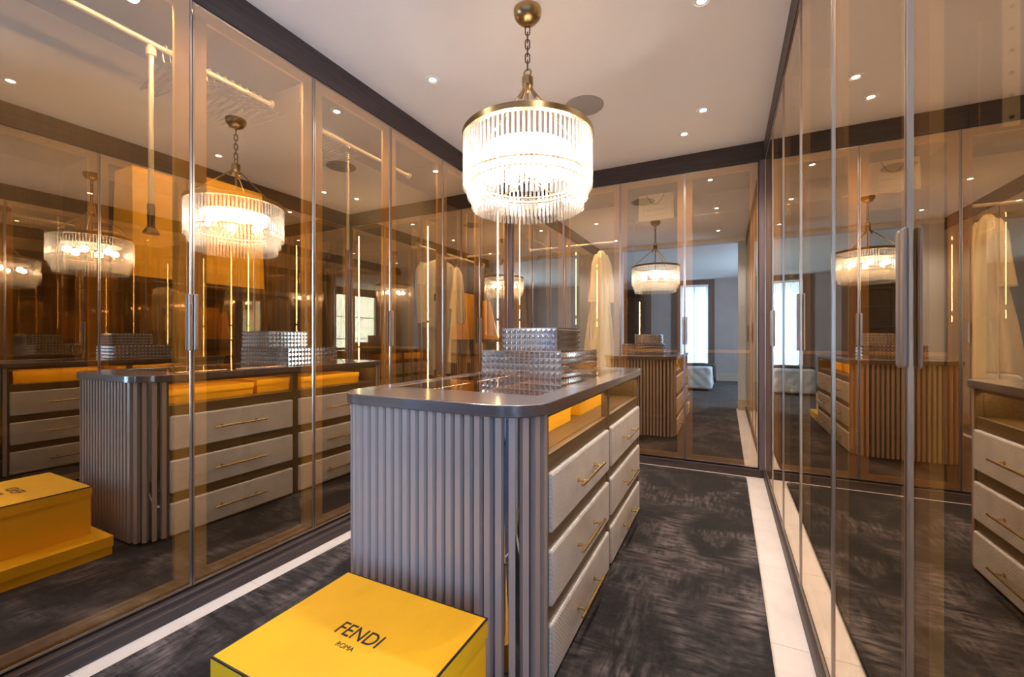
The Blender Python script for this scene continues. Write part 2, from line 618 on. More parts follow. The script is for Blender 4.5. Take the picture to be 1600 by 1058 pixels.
# ================================================================== BEDROOM BEHIND THE CAMERA
BY = -4.55
struct('floor_bedroom', M['carpet'], -3.3, 1.9, BY - 0.2, YF - 0.12, -0.1, 0.004)
struct('ceiling_bedroom', M['ceiling'], -3.3, 1.9, BY - 0.2, YF - 0.12, CEIL, CEIL + 0.1)
WX0, WX1, WTOP = -1.10, -0.41, 2.52
bw = MB()
bw.box(-3.3, WX0, BY - 0.2, BY, 0, CEIL)
bw.box(WX1, 1.9, BY - 0.2, BY, 0, CEIL)
bw.box(WX0, WX1, BY - 0.2, BY, WTOP, CEIL)
tag(bw.obj('wall_bedroom_far', M['wall_plaster']), kind='structure')
struct('wall_bedroom_left', M['wall_plaster'], -3.42, -3.3, BY - 0.2, YF - 0.12, 0, CEIL)
sw = MB()
sw.box(1.9, 2.02, BY - 0.2, -3.0, 0, CEIL)
sw.box(1.9, 2.02, -1.0, YF - 0.12, 0, CEIL)
sw.box(1.9, 2.02, -3.0, -1.0, 2.5, CEIL)
sw.box(1.9, 2.02, -3.0, -1.0, 0, 0.35)
tag(sw.obj('wall_bedroom_right', M['wall_plaster']), kind='structure')
struct('baseboard_bedroom', M['skirting'], -0.24, 1.9, BY, BY + 0.02, 0.004, 0.22)
struct('baseboard_opening', M['skirting'], OX1, XR, YF, YF + 0.018, 0.0, 0.16)
struct('baseboard_front', M['skirting'], -1.925, OX0, YF, YF + 0.018, 0.0, 0.16)


def bed_window(n, c, w, z0, z1, axis):
    root = bpy.data.objects.new('window_%d' % n, None)
    COL.objects.link(root)
    root.location = c
    root.rotation_euler = (0, 0, 0 if axis == 'y' else PI / 2)
    root['kind'] = 'structure'
    h = w / 2
    for x0, x1, a, b in ((-h, -h + 0.05, z0, z1), (h - 0.05, h, z0, z1), (-h + 0.05, h - 0.05, z0, z0 + 0.05), (-h + 0.05, h - 0.05, z1 - 0.05, z1), (-0.02, 0.02, z0 + 0.05, z1 - 0.05)):
        box('window_frame', M['brown_frame'], x0, x1, -0.03, 0.03, a, b, root)
    nb = 3
    for s in (-1, 1):
        for k in range(nb):
            a = z0 + 0.05 + (z1 - z0 - 0.1) * k / nb
            b = z0 + 0.05 + (z1 - z0 - 0.1) * (k + 1) / nb
            xa, xb = (-h + 0.05, -0.02) if s < 0 else (0.02, h - 0.05)
            box('pane', M['window_glass'], xa, xb, -0.004, 0.004, a + 0.01, b - 0.01, root)
            if k:
                box('glazing_bar', M['brown_frame'], xa, xb, -0.015, 0.015, a - 0.01, a + 0.01, root)


bed_window(1, (-0.755, BY - 0.12, 0), 0.69, 0.02, WTOP, 'y')
bed_window(2, (1.96, -2.0, 0), 2.0, 0.36, 2.49, 'x')
# casing of the street window
cs = bpy.data.objects.new('trim_6', None)
COL.objects.link(cs)
cs['kind'] = 'structure'
box('casing', M['brown_frame'], -1.30, -1.10, BY, BY + 0.04, 0.0, WTOP + 0.12, cs)
box('casing', M['brown_frame'], -0.41, -0.27, BY, BY + 0.04, 0.0, WTOP + 0.12, cs)
box('casing', M['brown_frame'], -1.10, -0.41, BY, BY + 0.04, WTOP, WTOP + 0.12, cs)
# wall panel strip further left
struct('trim_7', M['brown_frame'], -2.02, -1.86, BY, BY + 0.04, 0.0, CEIL)


def curtain(name, x0, x1, y, z0, z1, folds, label, group):
    n = folds * 8
    rings = []
    for zi in range(7):
        t = zi / 6
        z = z0 + (z1 - z0) * t
        row = []
        for k in range(n + 1):
            s = k / n
            row.append((x0 + (x1 - x0) * s, y + (0.030 - 0.008 * t) * math.sin(s * folds * 2 * PI + 0.5 * math.sin(t * 3 + s * 9)), z))
        rings.append(row)
    o = MB().loft(rings, cap=False, closed=False).obj(name, M['sheer'], smooth=80)
    sd = o.modifiers.new('thickness', 'SOLIDIFY')
    sd.thickness = 0.002
    return tag(o, label, 'curtain', group)


curtain('curtain', -1.09, -0.76, BY + 0.10, 0.02, 2.46, 6, 'white sheer curtain in the bedroom window, on the darker timber side', 'sheer bedroom curtains')
curtain('curtain', -0.75, -0.42, BY + 0.10, 0.02, 2.46, 6, 'white sheer curtain in the bedroom window, beside the bare plaster wall', 'sheer bedroom curtains')
tag(box('curtain_track', M['white_trim'], -1.09, -0.42, BY + 0.075, BY + 0.125, 2.46, 2.50), 'white curtain track at the head of bedroom window', 'curtain track')

# bookcase by the bedroom wall
bk = thing('bookcase', 'tall dark open bookcase with a lit edge in the bedroom', 'bookcase', (-2.42, BY, 0))
for x0, x1 in ((-0.36, -0.33), (0.33, 0.36)):
    box('side_panel', M['wood_dark'], x0, x1, 0.005, 0.36, 0.004, 2.45, bk)
for z in (0.02, 0.45, 0.9, 1.35, 1.8, 2.2, 2.42):
    box('shelf', M['wood_dark'], -0.33, 0.33, 0.02, 0.35, z, z + 0.025, bk)
box('back_panel', M['wood_dark'], -0.33, 0.33, 0.005, 0.02, 0.02, 2.44, bk)
box('led_strip', M['led'], 0.30, 0.312, 0.335, 0.345, 0.5, 2.1, bk)

# tufted bench with a throw
bn = thing('bench', 'pale grey tufted bench in the bedroom', 'bench', (-0.62, -2.5, 0.004))


def tufted_body():
    mb = MB()
    hx, hy, h = 0.36, 0.55, 0.50
    nx, ny = 20, 28
    rings = []
    per = []
    pts = rrect(-hx, hx, -hy, hy, 0.06, 4)
    for zi in range(15):
        z = 0.04 + (h - 0.04) * zi / 14
        row = []
        for i, (x, y) in enumerate(pts):
            row.append((x, y, z))
        rings.append(row)
    # denser perimeter
    def resample(p, m):
        L = [0]
        for a, b in zip(p, p[1:] + p[:1]):
            L.append(L[-1] + math.dist(a, b))
        out = []
        for k in range(m):
            d = L[-1] * k / m
            for i in range(len(p)):
                if L[i] <= d <= L[i + 1] + 1e-9:
                    t = (d - L[i]) / max(1e-9, L[i + 1] - L[i])
                    a, b = p[i], p[(i + 1) % len(p)]
                    out.append((a[0] + (b[0] - a[0]) * t, a[1] + (b[1] - a[1]) * t))
                    break
        return out
    pp = resample(pts, 96)
    rings = []
    for zi in range(17):
        z = 0.04 + (h - 0.04) * zi / 16
        row = []
        for i, (x, y) in enumerate(pp):
            b = abs(math.sin(i * PI / 6 + zi * PI / 8)) * abs(math.sin(i * PI / 6 - zi * PI / 8))
            s = 1 + 0.035 * (b - 0.5) - (0.05 if zi in (0, 16) else 0)
            row.append((x * s, y * s, z))
        rings.append(row)
    mb.loft(rings)
    return mb


tufted_body().obj('seat', M['tufted'], bn, smooth=60)
for sx in (-0.28, 0.28):
    for sy in (-0.47, 0.47):
        MB().lathe([(0.015, 0), (0.024, 0.05)], 10, cap=True).obj('leg', M['wood_dark'], bn, loc=(sx, sy, 0))
# throw draped over
rows = []
for i in range(25):
    s = -1 + 2 * i / 24
    row = []
    for k in range(17):
        t = k / 16
        y = -0.50 + 0.72 * t + 0.02 * math.sin(s * 5)
        d = s * 0.72
        if abs(d) < 0.38:
            x, z = d, 0.512 + 0.012 * math.sin(k * 1.3 + i)
        else:
            x = math.copysign(0.395 + 0.012 * math.sin(k * 1.1), d)
            z = 0.512 - (abs(d) - 0.38) * (0.9 + 0.25 * math.sin(k * 0.7))
        row.append((x, y, z))
    rows.append(row)
th = MB().loft(rows, cap=False, closed=False).obj('throw', M['throw'], None, smooth=60, loc=(-0.62, -2.5, 0.004))
sd = th.modifiers.new('thickness', 'SOLIDIFY')
sd.thickness = 0.012
sd.offset = 1
tag(th, 'dark charcoal throw draped over the tufted bench', 'throw')

# ================================================================== WARDROBES
DEPTH = 0.60
HT = DOOR_TOP - DOOR_BOT


def make_door(root, x0, x1, handle_side, wd):
    """x0..x1 in unit coordinates; front face at y=0; handle_side +1 right edge / -1 left edge"""
    g = 0.0015
    a, b = x0 + g, x1 - g
    cx = (a + b) / 2
    hw = (b - a) / 2
    hh = HT / 2 - 0.004
    mb = MB()
    mb.box(-hw, hw, 0.0, 0.005, -hh, hh)
    for i, q in enumerate(mb.f):
        ys = [mb.v[k][1] for k in q]
        mb.mi[i] = 0 if max(ys) < 0.001 else 1
    d = mb.obj('door', [M['door_glass'], M['glass_back']], root, loc=(cx, 0.0, DOOR_BOT + HT / 2))
    fwid = 0.058
    for s in (-1, 1):
        e0, e1 = sorted((s * hw, s * (hw - fwid)))
        box('frame_stile', M['frame'], e0, e1, 0.007, 0.024, -hh, hh, d)
        t0, t1 = sorted((s * hw, s * (hw - 0.0065)))
        box('edge_trim', M['trim'], t0, t1, -0.004, 0.0065, -hh, hh, d)
    box('frame_rail', M['frame'], -hw + fwid, hw - fwid, 0.007, 0.024, hh - 0.05, hh, d)
    box('frame_rail', M['frame'], -hw + fwid, hw - fwid, 0.007, 0.024, -hh, -hh + 0.045, d)
    box('edge_trim', M['trim'], -hw + 0.0065, hw - 0.0065, -0.003, 0.0, -hh, -hh + 0.008, d)
    box('edge_trim', M['trim'], -hw + 0.0065, hw - 0.0065, -0.003, 0.0, hh - 0.004, hh, d)
    s = handle_side
    zc = 1.1675 - (DOOR_BOT + HT / 2)
    h0, h1 = sorted((s * hw, s * (hw - 0.018)))
    box('handle', M['handle'], h0, h1, -0.013, -0.0045, zc - 0.1175, zc + 0.1175, d, bevel=0.004)
    hxm = -s * (hw - 0.04)
    for hz in (0.22, 0.83, 1.42, 2.32):
        hm = MB()
        z = hz - (DOOR_BOT + HT / 2)
        hm.box(-0.022, 0.022, 0, 0.010, -0.028, 0.028)
        hm.box(-0.010, 0.010, -0.004, 0, -0.018, 0.018)
        hm.tube([(0, 0.008, 0.018), (0, 0.024, 0.018)], 0.009, 10)
        hm.tube([(0, 0.008, -0.018), (0, 0.024, -0.018)], 0.009, 10)
        hm.box(-s * 0.008 - 0.022, -s * 0.008 + 0.022, 0.008, 0.022, -0.008, 0.008)
        hm.obj('hinge', M['steel'], d, loc=(hxm, 0.026, z))
    return d


def wardrobe(label, loc, rz, w, shelves=(), led=True, led_y=(0.034, 0.034), added_led_top=0, sides=(True, True), led_low=True):
    # led_y: distance of the strip behind the door on either side panel, None for no strip
    root = thing('wardrobe', label, 'wardrobe', loc, rz, 'bronze glass wardrobes')
    z0, z1 = DOOR_BOT + 0.002, DOOR_TOP - 0.002
    if sides[0]:
        box('side_panel', M['carcass'], 0.0005, 0.02, 0.03, DEPTH, z0, z1, root)
    if sides[1]:
        box('side_panel', M['carcass'], w - 0.02, w - 0.0005, 0.03, DEPTH, z0, z1, root)
    box('back_panel', M['carcass'], 0.02, w - 0.02, DEPTH - 0.015, DEPTH, z0, z1, root)
    box('top_panel', M['carcass'], 0.02, w - 0.02, 0.03, DEPTH - 0.015, z1 - 0.02, z1, root)
    box('bottom_panel', M['carcass'], 0.02, w - 0.02, 0.03, DEPTH - 0.015, z0, z0 + 0.02, root)
    for s in shelves:
        sz, a, b = s[0], s[1], s[2]
        if len(s) > 3 and s[3] == 'glass':
            box('glass_shelf', M['top_glass'], a, b, 0.10, DEPTH - 0.017, sz - 0.008, sz, root)
        else:
            sh = box('shelf', M['carcass'], a, b, 0.08, DEPTH - 0.017, sz - 0.025, sz, root)
            box('shelf_edge', M['frame'] if len(s) > 3 else M['carcass'], -(b - a) / 2, (b - a) / 2, -(DEPTH - 0.097) / 2 - 0.004, -(DEPTH - 0.097) / 2, -0.0125, 0.0125, sh)
    if led:
        for x0, x1, ly in ((0.0205, 0.0255, led_y[0]), (w - 0.0255, w - 0.0205, led_y[1])):
            if ly is None:
                continue
            if led_low:
                box('led_strip', M['led'], x0, x1, ly, ly + 0.012, 0.16, 1.28, root)
            box('led_strip', M['led'], x0, x1, ly, ly + 0.012, 1.31, 2.40, root)
    if added_led_top:
        box('led_strip', M[('added_led_mid', 'added_led_mid', 'added_led_bright', 'added_led_bright')[added_led_top]], 0.06, w - 0.06, 0.0255, 0.0375, z1 - 0.026, z1 - 0.0205, root)  # hidden strip added only to brighten what is inside the wardrobe
    make_door(root, 0, w / 2, +1, w)
    make_door(root, w / 2, w, -1, w)
    return root


LY = [0.414, 1.592, 2.770, 3.948]
WL = 1.178
LW = []
left_labels = ['nearest bronze glass wardrobe on the left wall, two orange bags on its shelf',
               'middle bronze glass wardrobe on the left wall, mirroring the island drawers',
               'farthest bronze glass wardrobe on the left wall, pale suit hanging inside']
left_shelves = [[(1.345, 0.021, WL - 0.021)], [(0.62, 0.021, WL - 0.021)], [(1.09, 0.60, WL - 0.021), (0.55, 0.021, WL - 0.021)]]
for i in range(3):
    w = WL if i < 2 else YB - 0.03 - LY[2]
    sh = left_shelves[i]
    if i == 2:
        sh = [(1.09, 0.60, w - 0.021), (0.45, 0.021, w - 0.021)]
    LW.append(wardrobe(left_labels[i], (XL, LY[i], 0), PI / 2, w, sh, led_y=(0.034 if i < 2 else None, (0.034, None, 0.10)[i]), added_led_top=(3, 1, 2)[i], sides=(i < 2, i != 1), led_low=i == 2))
BX = [-1.940, -0.8585, 0.229]
back_labels = ['bronze glass wardrobe on the end wall, cream dress hanging inside',
               'bronze glass wardrobe on the end wall, white paper bag on its top shelf']
back_shelves = [[], [(2.165, 0.021, 1.0665, 'glass'), (1.005, 0.021, 1.0665, 'pale')]]
for i in range(2):
    wardrobe(back_labels[i], (BX[i], YB, 0), 0, BX[i + 1] - BX[i], back_shelves[i], led_y=(0.09, 0.09), added_led_top=2 if i == 0 else 0)
RY = [0.374, 1.514, 2.708, 3.902]
right_labels = ['bronze glass wardrobe on the right wall nearest the camera',
                'middle bronze glass wardrobe on the right wall, mirroring the chandelier',
                'farthest bronze glass wardrobe on the right wall, beside the dark corner post']
for i in range(3):
    w = RY[i + 1] - RY[i]
    if i == 2:
        w = YB - 0.026 - RY[2]
    wardrobe(right_labels[i], (XR, RY[i] + w, 0), -PI / 2, w, [(0.45, 0.021, w - 0.021)], led_y=(None, 0.034), added_led_top=1 if i == 0 else 0)

# ------------------------------------------------------------------ pull-down rails and hangers
def hanging_rail(label, loc, rz, length, mid=None):
    """rail along local x, centred at loc (z = rail height)"""
    r = thing('hanging_rail', label, 'clothes rail', loc, rz, 'pull-down clothes rails')
    MB().tube([(-length / 2, 0, 0), (length / 2, 0, 0)], 0.0125, 12).obj('rail', M['rail'], r, smooth=40)
    for s in (-1, 1):
        MB().tube([(s * length / 2, 0, 0), (s * (length / 2 - 0.012), 0, 0)], 0.024, 14).obj('bracket', M['rail'], r, smooth=40)
    if mid is not None:
        MB().tube([(mid, 0, -0.006), (mid, 0, -0.74)], 0.0105, 12).obj('pull_rod', M['rail'], r, smooth=40)
        MB().lathe([(0.0105, -0.0), (0.019, -0.02), (0.019, -0.05)], 14, cap=True).obj('collar', M['rail'], r, smooth=40, loc=(mid, 0, -0.006))
        MB().lathe([(0.0135, -0.72), (0.015, -0.735), (0.0135, -0.75), (0.015, -0.765), (0.0135, -0.785), (0.014, -0.82), (0.03, -0.845), (0.031, -0.852)], 16, cap=True).obj('knob', M['chain'], r, smooth=40, loc=(mid, 0, 0))
    return r


RAILX = -2.30
hanging_rail('pale pull-down rail with long rod inside the nearest left wardrobe', (RAILX, 1.003, 2.42), PI / 2, 1.13, -0.005)
hanging_rail('pale pull-down rail with rod inside the middle left wardrobe', (RAILX, 2.181, 2.42), PI / 2, 1.13, -0.07)
hanging_rail('pale fixed rail holding the pale suit in the far left wardrobe', (-2.26, 3.33, 1.86), PI / 2, 1.07)
hanging_rail('pale rail holding the cream dress in the end wardrobe', (-1.4, 4.28, 2.06), 0, 1.03)


def hanger_mesh():
    mb = MB()
    hook = []
    for k in range(9):
        a = -0.3 + PI * 1.25 * k / 8
        hook.append((0.019 * math.cos(a), 0, 0.019 * math.sin(a) - 0.004))
    hook = hook[::-1]
    # hook wraps over the rail (r 0.0125) then drops to the shoulders
    hook = [(-0.019 * math.cos(a), 0, 0.019 * math.sin(a)) for a in [PI * (1 - k / 8) * 1.1 for k in range(9)]]
    mb.tube(hook + [(-0.012, 0, -0.035), (0, 0, -0.06)], 0.0022, 6)
    mb.cur = 1
    mb.tube([(-0.20, 0, -0.135), (-0.10, 0, -0.092), (0, 0, -0.062), (0.10, 0, -0.092), (0.20, 0, -0.135)], [0.004, 0.006, 0.006, 0.006, 0.004], 8)
    mb.tube([(-0.19, 0, -0.137), (0.19, 0, -0.137)], 0.003, 6)
    return mb.mesh('hanger', [M['white_plastic'], M['wood_dark']], 40)


HM = hanger_mesh()


def hang(y, x, z, rz, label, group):
    o = place('hanger', HM, None, (x, y, z), (0, 0, rz))
    return tag(o, label, 'hanger', group)


for k in range(9):
    hang(1.20 + 0.037 * k, RAILX, 2.42, 0.05 + random.uniform(-0.012, 0.012), 'empty dark hanger with pale hook on the rail above the two orange bags', 'empty hangers above the orange bags')
for k in range(3):
    hang(1.05 + 0.03 * k, RAILX, 2.42, 0.05 + random.uniform(-0.012, 0.012), 'empty dark hanger with pale hook next to the long pull-down rod', 'empty hangers beside the near rod')
for k in range(14):
    hang(1.72 + 0.026 * k, RAILX, 2.42, 0.05 + random.uniform(-0.012, 0.012), 'empty dark hanger with pale hook in the row high in the middle left wardrobe', 'empty hangers in the middle left wardrobe')

# ------------------------------------------------------------------ bags and boxes in the wardrobes
def paper_bag(label, cat, loc, rz, w, d, h, mat, lean=0.0, handle=None, name='shopping_bag', taper=0.0):
    r = thing(name, label, cat, loc, rz)
    t = 0.002
    mb = MB()
    hw, hd = w / 2, d / 2
    bot = [(-hw, -hd, 0), (hw, -hd, 0), (hw, hd, 0), (-hw, hd, 0)]
    kw = hw * (1 - taper)
    top = [(-kw + lean, -hd * 0.8, h), (kw + lean, -hd * 0.8, h), (kw + lean, hd * 0.8, h), (-kw + lean, hd * 0.8, h)]
    itop = [(-kw + t + lean, -hd * 0.8 + t, h), (kw - t + lean, -hd * 0.8 + t, h), (kw - t + lean, hd * 0.8 - t, h), (-kw + t + lean, hd * 0.8 - t, h)]
    ibot = [(-hw + t, -hd + t, t), (hw - t, -hd + t, t), (hw - t, hd - t, t), (-hw + t, hd - t, t)]
    mb.loft([bot, top, itop, ibot])
    mb.obj('body', mat, r)
    if handle:
        hx = 0.25 * w
        pts = []
        for k in range(13):
            s = -1 + 2 * k / 12
            pts.append((lean + s * hx * (1 - 0.10 * (1 - s * s)), -hd * 0.8 - 0.006, h * 0.985 - 0.30 * h * (1 - abs(s) ** 2.4)))
        MB().tube(pts, 0.004, 8).obj('cord_handle', M['grey_ink'] if handle == 'grey' else M['black'], r, smooth=40)
    return r


b1 = paper_bag('narrow orange paper bag on the left wardrobe shelf, next to the wider one', 'bag', (-2.455, 1.05, 1.3455), PI / 2, 0.19, 0.20, 0.53, M['orange'], taper=0.05)
b2 = paper_bag('wide orange paper bag on the left wardrobe shelf under the hangers', 'bag', (-2.455, 1.38, 1.3455), PI / 2, 0.36, 0.20, 0.58, M['orange'])
# white carrier bag on the glass shelf of the end wardrobe
wb = paper_bag('white paper carrier bag with cord handle high in the end wardrobe', 'bag', (-0.60, 4.30, 2.1655), 0.0, 0.315, 0.12, 0.305, M['paper'], handle='grey', taper=0.04)
lg = MB()
for x0, x1, z0, z1 in ((-0.11, 0.10, 0.205, 0.2065), (-0.11, 0.10, 0.105, 0.1065), (-0.11, -0.1085, 0.105, 0.2065), (0.0985, 0.10, 0.105, 0.2065)):
    lg.box(x0, x1, -0.0008, 0.0, z0, z1)
lo = lg.obj('printed_frame', M['grey_ink'], wb, loc=(0, -0.0575, 0.0))
lo.rotation_euler = (-math.atan2(0.012, 0.305), 0, 0)
lo.location = (0, -0.0605, 0)
tx = text_obj('printed_name', 'SAINT LAURENT', 0.021, M['grey_ink'], wb, (-0.005, -0.0565, 0.155), (PI / 2 - math.atan2(0.012, 0.305), 0, 0), space=1.25)

# yellow box with lettering in the far left wardrobe
def lid_box(name, label, loc, rz, w, d, h, lid_h, mat, edge=True, group=None):
    r = thing(name, label, 'box', loc, rz, group)
    box('body', mat, -w / 2 + 0.004, w / 2 - 0.004, -d / 2 + 0.004, d / 2 - 0.004, 0, h - 0.003, r)
    mb = MB()
    o = [(-w / 2, -d / 2), (w / 2, -d / 2), (w / 2, d / 2), (-w / 2, d / 2)]
    i = [(-w / 2 + 0.003, -d / 2 + 0.003), (w / 2 - 0.003, -d / 2 + 0.003), (w / 2 - 0.003, d / 2 - 0.003), (-w / 2 + 0.003, d / 2 - 0.003)]
    mb.loft([[(x, y, h - 0.003) for x, y in i], [(x, y, h - lid_h) for x, y in i], [(x, y, h - lid_h) for x, y in o], [(x, y, h) for x, y in o]])
    ld = mb.obj('lid', mat, r)
    if edge:
        e = 0.0035
        eb = MB()
        for x0, x1, y0, y1 in ((-w / 2 - 0.0006, w / 2 + 0.0006, -d / 2 - 0.0006, -d / 2 + e), (-w / 2 - 0.0006, w / 2 + 0.0006, d / 2 - e, d / 2 + 0.0006), (-w / 2 - 0.0006, -w / 2 + e, -d / 2 + e, d / 2 - e), (w / 2 - e, w / 2 + 0.0006, -d / 2 + e, d / 2 - e)):
            eb.box(x0, x1, y0, y1, h - e, h + 0.0007)
        eb.obj('black_edging', M['black'], ld)
    return r, ld


yb, _ = lid_box('gift_box', 'orange box with black lettering behind the pale suit', (-2.462, 3.595, 1.0905), PI / 2, 0.52, 0.20, 0.47, 0.0401, M['orange'], edge=False)
text_obj('lettering', 'FENDI', 0.115, M['black'], yb, (-0.04, -0.1012, 0.235), (PI / 2, 0, 0), sx=0.9, offset=-0.001)
# slim yellow slab beside it, narrower towards the top
fd = MB().loft([[(-0.13, -0.012, 0), (0.13, -0.012, 0), (0.13, 0.012, 0), (-0.13, 0.012, 0)], [(-0.13, 0.006, 0.40), (0.03, 0.006, 0.40), (0.03, 0.012, 0.40), (-0.13, 0.012, 0.40)]]).obj('wedge', M['yellow'], None, loc=(-2.20, 3.835, 1.0905))
tag(fd, 'slim yellow wedge standing beside the lettered orange box', 'wedge')

# ------------------------------------------------------------------ garments
def loft_garment(levels, n=48, folds=9, amp=0.012, seed=0):
    """levels: (z, half width, half depth, xoff, yoff)"""
    rings = []
    for li, (z, hw, hd, xo, yo) in enumerate(levels):
        row = []
        for k in range(n):
            a = 2 * PI * k / n
            f = 1 + (amp / max(hd, 0.02)) * math.sin(folds * a + seed + 0.6 * math.sin(li * 0.9)) * min(1, li / 4)
            ca, sa = math.cos(a), math.sin(a)
            row.append((xo + hw * math.copysign(abs(ca) ** 0.8, ca) * (1 + 0.1 * (f - 1)), yo + hd * math.copysign(abs(sa) ** 0.9, sa) * f, z))
        rings.append(row)
    return rings


jk = thing('suit', 'ivory jacket and cream trousers on one hanger in the far left wardrobe', 'suit', (-2.26, 3.10, 1.86), PI / 2 - 0.35)
jk.scale = (0.84, 0.84, 0.95)
JB = MB()
JB.loft(loft_garment([(-0.075, 0.05, 0.045, 0, 0), (-0.09, 0.10, 0.055, 0, 0), (-0.115, 0.17, 0.06, 0, 0), (-0.14, 0.205, 0.06, 0, 0), (-0.20, 0.205, 0.065, 0, 0), (-0.32, 0.20, 0.07, 0, 0), (-0.45, 0.195, 0.07, 0, 0), (-0.58, 0.20, 0.075, 0, 0), (-0.70, 0.205, 0.08, 0, 0)], folds=7, amp=0.006))
JB.obj('body', M['cloth_white'], jk, smooth=60)
for s in (-1, 1):
    MB().tube([(s * 0.19, 0, -0.135), (s * 0.225, -0.01, -0.20), (s * 0.245, -0.02, -0.36), (s * 0.25, -0.035, -0.50), (s * 0.245, -0.05, -0.66)], [0.045, 0.058, 0.052, 0.046, 0.044], 14).obj('sleeve', M['cloth_white'], jk, smooth=60)
    lp = MB()
    lp.loft([[(s * 0.012, -0.062, -0.085), (s * 0.06, -0.066, -0.10), (s * 0.06, -0.058, -0.10), (s * 0.012, -0.054, -0.085)],
             [(s * 0.020, -0.075, -0.20), (s * 0.10, -0.079, -0.21), (s * 0.10, -0.070, -0.21), (s * 0.020, -0.066, -0.20)],
             [(s * 0.004, -0.082, -0.42), (s * 0.018, -0.083, -0.40), (s * 0.018, -0.073, -0.40), (s * 0.004, -0.072, -0.42)]])
    lp.obj('lapel', M['cloth_white'], jk)
place('hanger', HM, jk, (0, 0, 0), (0, 0, 0))
for s in (-1, 1):
    MB().loft(loft_garment([(-0.62, 0.075, 0.035, s * 0.065, 0.0), (-0.74, 0.08, 0.04, s * 0.07, 0.0), (-0.88, 0.072, 0.036, s * 0.072, 0), (-1.0, 0.066, 0.034, s * 0.074, 0), (-1.13, 0.062, 0.033, s * 0.078, 0)], n=28, folds=5, amp=0.004, seed=s)).obj('trouser_leg', M['cloth_cream'], jk, smooth=60)

dr = thing('dress', 'long cream silk dress hanging in the end wardrobe', 'dress', (-1.13, 4.28, 2.06), 0.7)
DB = MB()
DB.loft(loft_garment([(-0.075, 0.022, 0.022, 0, 0), (-0.11, 0.045, 0.04, 0, 0), (-0.17, 0.062, 0.05, 0, 0), (-0.28, 0.075, 0.058, 0, 0), (-0.42, 0.082, 0.062, 0, 0), (-0.55, 0.088, 0.066, 0.0, 0), (-0.66, 0.10, 0.072, -0.01, 0), (-0.82, 0.125, 0.085, -0.015, 0), (-1.0, 0.145, 0.10, -0.02, 0), (-1.24, 0.165, 0.115, -0.025, 0)], n=72, folds=10, amp=0.013))
DB.obj('body', M['cloth_cream'], dr, smooth=60)
for s in (-1, 1):
    MB().tube([(s * 0.045, 0, -0.12), (s * 0.075, -0.012, -0.22), (s * 0.095, -0.03, -0.42), (s * 0.11, -0.04, -0.60)], [0.024, 0.032, 0.036, 0.048], 14).obj('sleeve', M['cloth_cream'], dr, smooth=60)
MB().tube([(-0.002, 0, 0.018), (0.017, 0, 0.004), (0.004, 0, -0.04), (0, 0, -0.10)], 0.0025, 6).obj('hook', M['steel'], dr)

# closet-lift mechanism in the near right wardrobe
lm = thing('rail_lift', 'bolted metal clothes-lift bracket high in the near right wardrobe', 'bracket', (0.60, 1.425, 1.60))
box('plate', M['rail'], -0.014, 0.014, 0.0, 0.006, 0.0, 0.30, lm)
for k in range(6):
    MB().lathe([(0.005, 0), (0.0035, 0.003)], 10, cap=True).obj('bolt', M['chain'], lm, loc=(0, 0.0, 0.02 + 0.052 * k), rot=(PI / 2, 0, 0))
box('cover', M['chain'], -0.055, 0.075, 0.006, 0.055, -0.03, 0.27, lm, bevel=0.004)
MB().tube([(0.075, -0.01, 0.02), (0.085, -0.01, 0.06), (0.085, -0.01, 0.45)], 0.006, 10).obj('lever', M['rail'], lm, smooth=40)

# ================================================================== ISLAND
IX0, IX1, IY0, IY1 = -1.275, -0.495, 1.115, 2.905
ICX = (IX0 + IX1) / 2
ZT, ZS = 0.905, 0.868
isl = thing('island', 'closet island with fluted rounded ends and woven drawer fronts', 'cabinet', (ICX, (IY0 + IY1) / 2, 0.016))
icx, icy, icz = isl.location


def L(x, y):
    return x - icx, y - icy


def ib(name, mat, x0, x1, y0, y1, z0, z1, parent=None, bevel=0.0):
    return box(name, mat, x0 - icx, x1 - icx, y0 - icy, y1 - icy, z0 - icz, z1 - icz, parent or isl, bevel)


CY0, CYM0, CYM1, CY1 = 1.250, 1.990, 2.030, 2.770   # columns
R = 0.125
# carcass core and plinth
ib('body', M['wood_dark'], IX0 + 0.03, IX1 - 0.03, CY0 - 0.012, CY1 + 0.012, 0.03, 0.70)
ib('plinth', M['wood_dark'], IX0 + 0.025, IX1 - 0.025, IY0 + 0.1, IY1 - 0.1, 0.0161, 0.03)
